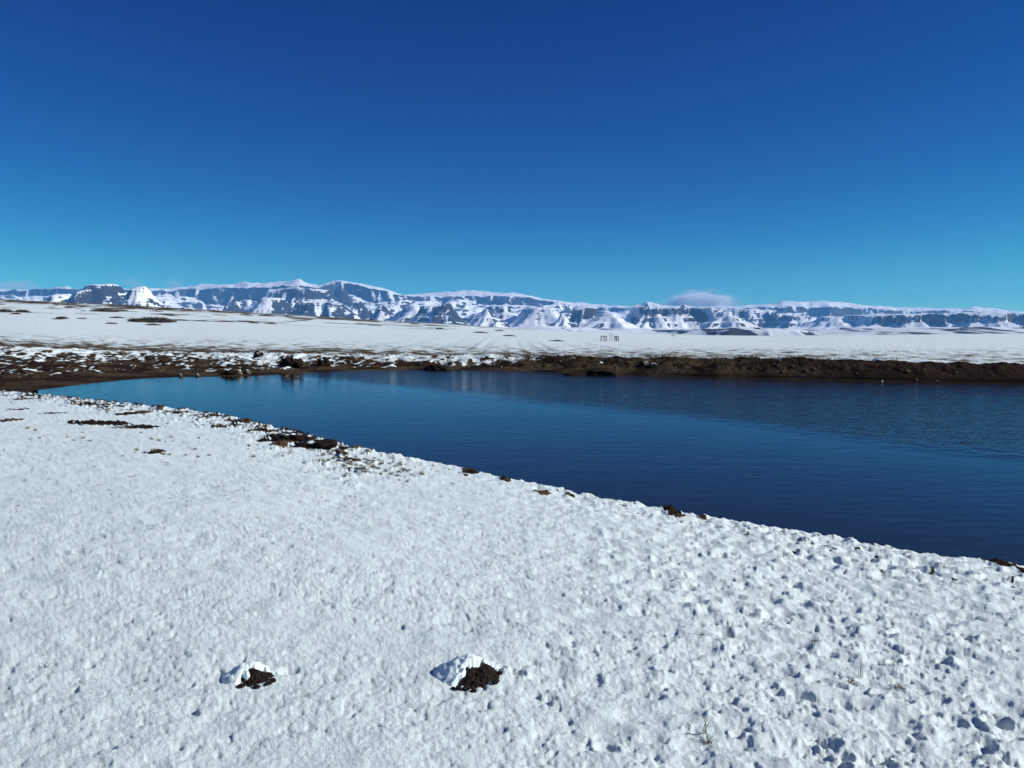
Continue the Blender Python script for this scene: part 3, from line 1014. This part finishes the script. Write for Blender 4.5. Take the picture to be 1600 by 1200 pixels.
# thin grass pricking through the snow of the field
pts = []
fa_ = np.arctan((np.array([rf2.uniform(-150, 1750) for _ in range(9000)]) - 800) / F)
fr_ = np.array([48 + 190 * rf2.random() ** 1.8 for _ in range(9000)])
okf = (fr_ > r_far(fa_) + np.interp(800 + F * np.tan(fa_), US, DTOP) + 0.3) & (fbm(fr_ * np.sin(fa_) / 7, fr_ / 9, 90, 2) > -0.12)
fa_, fr_ = fa_[okf], fr_[okf]
fz_, _, _ = ground(fa_, fr_)
for a_, r_, z_ in zip(fa_, fr_, fz_):
    pts.append((r_ * math.sin(a_), r_ * math.cos(a_), z_ - 0.02))
V, Fc = blades(pts, 0.13, 0.035, 0.9, rf2)
obj('field_grass', np_mesh('field_grass', V, Fc, M_STRAW, False), kind='stuff')
pts = []
for (x, y, z, u) in scatter_far(260, 240, 820, 0.35, 1.0, rf2):
    for _ in range(9):
        pts.append((x + rf2.gauss(0, .22), y + rf2.gauss(0, .25), z - 0.02))
V, Fc = blades(pts, 0.2, 0.022, 0.9, rf2)
obj('shore_grass', np_mesh('shore_grass', V, Fc, M_RUST, False), kind='stuff')

CLOD = [blob_mesh('earth_clod', M_SOIL, 30 + i, 1.0, 0.8, 0.6, 2, 0.6) for i in range(5)]
ROCK = [blob_mesh('stone', M_STONE, 50 + i, 1.0, 0.8, 0.65, 3, 0.5) for i in range(4)]
SNOWL = [blob_mesh('snow_lump', M_SNOW, 70 + i, 1.0, 0.9, 0.5, 2, 0.5) for i in range(3)]
for i, (x, y, z, u) in enumerate(scatter_far(60, -60, 820, 0.2, 0.95, rf2)):
    k = rf2.uniform(0.07, 0.19)
    o = obj('earth_clod', CLOD[i % 5], loc=(x, y, z), label='dark earth clod on the muddy far shore', cat='clod', group='clods on the far shore')
    o.scale = (k, k, k)
    o.rotation_euler = (0, 0, rf2.uniform(0, 6.28))
for i, (x, y, z, u) in enumerate(scatter_far(26, 860, 1500, 0.1, 0.7, rf2)):
    k = rf2.uniform(0.06, 0.13)
    o = obj('stone', ROCK[i % 4], loc=(x, y, z), label='small grey brown stone on the steep far bank', cat='stone', group='stones on the steep bank')
    o.scale = (k, k, k)
    o.rotation_euler = (0, 0, rf2.uniform(0, 6.28))


def stone_at(u, v, w, h, mat, label, seed, capped=True, cat='stone', name='stone'):
    a = math.atan((u - 800) / F)
    x, y = pick(u, v)
    z = max(gz(x, y), 0.0)
    e = empty(name, (x, y, z), label, cat)
    sx, sz = w / 2 / F * y, h / F * y
    obj('body', blob_mesh('body', mat, seed, sx, min(sx * .8, 0.45), sz * .62, 4 if w > 20 else 3, 0.95), e, (0, 0, sz * .25))
    if capped:
        obj('snow_cap', blob_mesh('snow_cap', M_SNOW, seed + 3, sx * .6, sx * .5, sz * .2, 3, 0.5), e, (-sx * .05, sx * .1, sz * .74))
    return e


stone_at(371, 585, 13, 8, M_TAN, 'tan boulder with a snow cap at the water edge', 5)
stone_at(354, 586, 16, 9, M_SOIL, 'black earth lump beside the tan boulder', 6, False, 'clod', 'earth_lump')
stone_at(385, 584, 9, 7, M_STONE, 'snow topped grey stone behind the tan boulder', 7)
stone_at(281, 589, 4, 5, M_STONE, 'small upright stone standing in the shallows of the far shore', 8)
stone_at(308, 588, 5, 4, M_STONE, 'small dark stone in the shallows beside the upright one', 9)
stone_at(457, 571, 30, 15, M_SOIL, 'broad dark earth mound under a snow lip on the far shore', 10, True, 'mound', 'earth_mound')
stone_at(403, 557, 12, 7, M_SOIL, 'dark hollowed earth bank near the broad mound', 11, True, 'mound', 'earth_mound')
stone_at(505, 571, 16, 12, M_SOIL, 'dark shrubby earth mound next to a snow drift', 12, True, 'mound', 'earth_mound')
stone_at(680, 578, 30, 9, M_SOIL, 'flat dark earth block at the waterline below the field', 13, False, 'mound', 'earth_mound')
stone_at(936, 588, 62, 7, M_SOIL, 'long low mud spit lying in the water under the grassy bank', 17, False, 'mud', 'mud_spit')
stone_at(488, 700, 50, 11, M_SOIL, 'dark earth block jutting from the snowy rim into the pond', 18, True, 'earth', 'earth_block')
stone_at(448, 686, 40, 8, M_SOIL, 'long low earth slab beside the jutting block', 19, True, 'earth', 'earth_block')
stone_at(939, 568, 5, 3, M_SNOW, 'white snow lump on the grassy bank', 14, False, 'snow lump', 'snow_lump')
stone_at(1008, 571, 10, 6, M_STONE, 'snow dusted grey stone on the grassy bank', 15)
stone_at(1022, 573, 12, 6, M_STONE, 'wider grey stone below the snow dusted one', 16, True)
for i, (u, v) in enumerate([(1380, 594.2), (1434, 594.9), (1466, 595.4)]):
    x, y = px_xy(u, v, 0.03)
    o = obj('ice_lump', SNOWL[i], loc=(x, y, max(gz(x, y), 0.0)), label='small white ice lump at the foot of the dark wall of earth', cat='ice', group='ice lumps by the dam wall')
    o.scale = (0.045, 0.04, 0.025)

# ------------------------------------------------------------------ heath patches on the hill
def heath(u, v, w, h, label, seed):
    x, y = pick(u, v)
    sx, hh = w / 2 / F * y, 1.7 * h / F * y
    rnd = random.Random(seed)
    P = []
    for k in range(int(26 + w * 1.4)):
        a, q = rnd.uniform(0, 6.283), math.sqrt(rnd.random())
        cx, cy = q * math.cos(a) * sx, q * math.sin(a) * min(sx, 5.0)
        P.append((cx, cy, rnd.uniform(.35, 1.0) * (1 - .5 * q) * hh))
    pa_ = np.array(P)
    zz_, _, _ = ground(np.arctan2(x + pa_[:, 0], y + pa_[:, 1]), np.hypot(x + pa_[:, 0], y + pa_[:, 1]))
    z0_ = gz(x, y)
    Vv, Ff = [], []
    for (cx, cy, ch), zg in zip(P, zz_):
        pts_ = [(cx + rnd.gauss(0, .28), cy + rnd.gauss(0, .28), zg - z0_ - 0.05) for _ in range(34)]
        v_, f_ = blades(pts_, ch, 0.14, 1.0, rnd)
        o_ = len(Vv)
        Vv += v_
        Ff += [(a + o_, b + o_, c + o_) for a, b, c in f_]
    obj('heath_shrub', np_mesh('heath_shrub', Vv, Ff, M_HEATH, False), loc=(x, y, z0_), label=label, cat='shrub', group='dark shrubs on the hill')


heath(240, 503, 62, 9, 'widest dark shrub patch on the snowy hillside', 1)
heath(240, 508, 16, 3, 'small dark shrub just below the widest patch', 2)
heath(8, 488, 24, 6, 'dark shrub patch at the upper end of the hill', 3)
heath(38, 488, 17, 5, 'rounded dark shrub beside the upper hill patch', 4)
heath(27, 491, 8, 3, 'tiny dark shrub between the two upper hill patches', 5)
heath(165, 487, 36, 5, 'slanting low shrub streak high on the hill', 6)
heath(100, 498, 11, 4, 'small round dark shrub alone on the hillside', 7)
heath(92, 499, 10, 2, 'flat dark shrub beside the small round one', 8)
heath(184, 497, 16, 3, 'flat shrub streak left of the widest patch', 9)
heath(130, 498, 7, 2, 'tiny flat shrub alone in open snow', 10)
for i, (u, v, w) in enumerate([(285, 501, 22), (315, 502, 20), (352, 503, 34), (385, 503, 20), (398, 505, 10), (424, 506, 12), (648, 506, 10), (687, 514, 5), (780, 517, 12), (795, 525, 14), (175, 506, 10), (418, 494, 22), (750, 520, 20), (870, 533, 14)]):
    heath(u, v, w, 2.4, 'thin dark streak of heath along the hill contour', 30 + i)


# ------------------------------------------------------------------ fence at the far side of the field
def rod(name, p0, p1, rad, parent, mat=M_WOOD):
    p0, p1 = Vector(p0), Vector(p1)
    d = (p1 - p0)
    a = d.orthogonal().normalized()
    b = d.normalized().cross(a)
    V_ = []
    for p, k in ((p0, 1.0), (p0 + d * .97, .92), (p1, .7)):
        for j in range(8):
            t = 2 * math.pi * j / 8
            V_.append(p + (a * math.cos(t) + b * math.sin(t)) * rad * k)
    Fr = [(r0 * 8 + j, r0 * 8 + (j + 1) % 8, r0 * 8 + 8 + (j + 1) % 8, r0 * 8 + 8 + j) for r0 in range(2) for j in range(8)]
    me = bpy.data.meshes.new(name)
    me.from_pydata([tuple(v) for v in V_], [], Fr + [tuple(range(7, -1, -1)), tuple(range(16, 24))])
    me.materials.append(mat)
    return obj(name, me, parent)


def fence_brace(us, v, hpx, label, diag):
    x, y = pick(us[0], v)
    z = gz(x, y)
    e = empty('fence_brace', (x, y, z), label, 'fence')
    k = y / F
    hh = hpx * k
    xs = [(u - us[0]) * k for u in us]
    for q in xs:
        rod('post', (q, 0, -.3), (q, 0, hh), .07, e)
    rod('rail', (xs[0], 0.02, hh * .86), (xs[-1], 0.02, hh * .86), .045, e)
    if diag:
        rod('brace', (xs[0], -.03, hh * .8), (xs[-1], -.03, hh * .15), .035, e)


fence_brace([939.0, 943.6, 947.0], 533.5, 9.0, 'wider timber fence brace of three posts standing in the snowy field', False)
fence_brace([960.5, 963.0, 966.0], 533, 8.5, 'narrower timber fence brace with crossing strut in the snowy field', True)
fence_brace([1049.5, 1052.5], 526, 4.0, 'tiny fence brace far off at the lower edge of the field', True)
for i, u in enumerate((952.8, 956.2, 1057.5)):
    x, y = pick(u, 533 if u < 1000 else 526)
    o = rod('fence_post', (0, 0, -.3), (0, 0, 1.2), .035, None)
    o.location = (x, y, gz(x, y))
    tag(o, None, 'thin grey fence post standing near the timber braces', 'post', 'thin fence posts')

# ------------------------------------------------------------------ haze
bm = bpy.data.meshes.new('haze')
x0, x1, y0, y1, zl, zh = -24000, 24000, -6000, 24500, -1200, 1080
bm.from_pydata([(x, y, z) for x in (x0, x1) for y in (y0, y1) for z in (zl, zh)], [],
               [(0, 1, 3, 2), (4, 6, 7, 5), (0, 4, 5, 1), (2, 3, 7, 6), (0, 2, 6, 4), (1, 5, 7, 3)])
hm = bpy.data.materials.new('haze_air')
hm.use_nodes = True
hn = hm.node_tree
hn.nodes.remove(hn.nodes['Principled BSDF'])
pv = hn.nodes.new('ShaderNodeVolumePrincipled')
pv.inputs['Color'].default_value = (0.17, 0.5, 1.0, 1)
pv.inputs['Density'].default_value = 2.9e-5
pv.inputs['Anisotropy'].default_value = 0.0
hn.links.new(pv.outputs[0], hn.nodes['Material Output'].inputs['Volume'])
bm.materials.append(hm)
obj('haze', bm, kind='stuff')
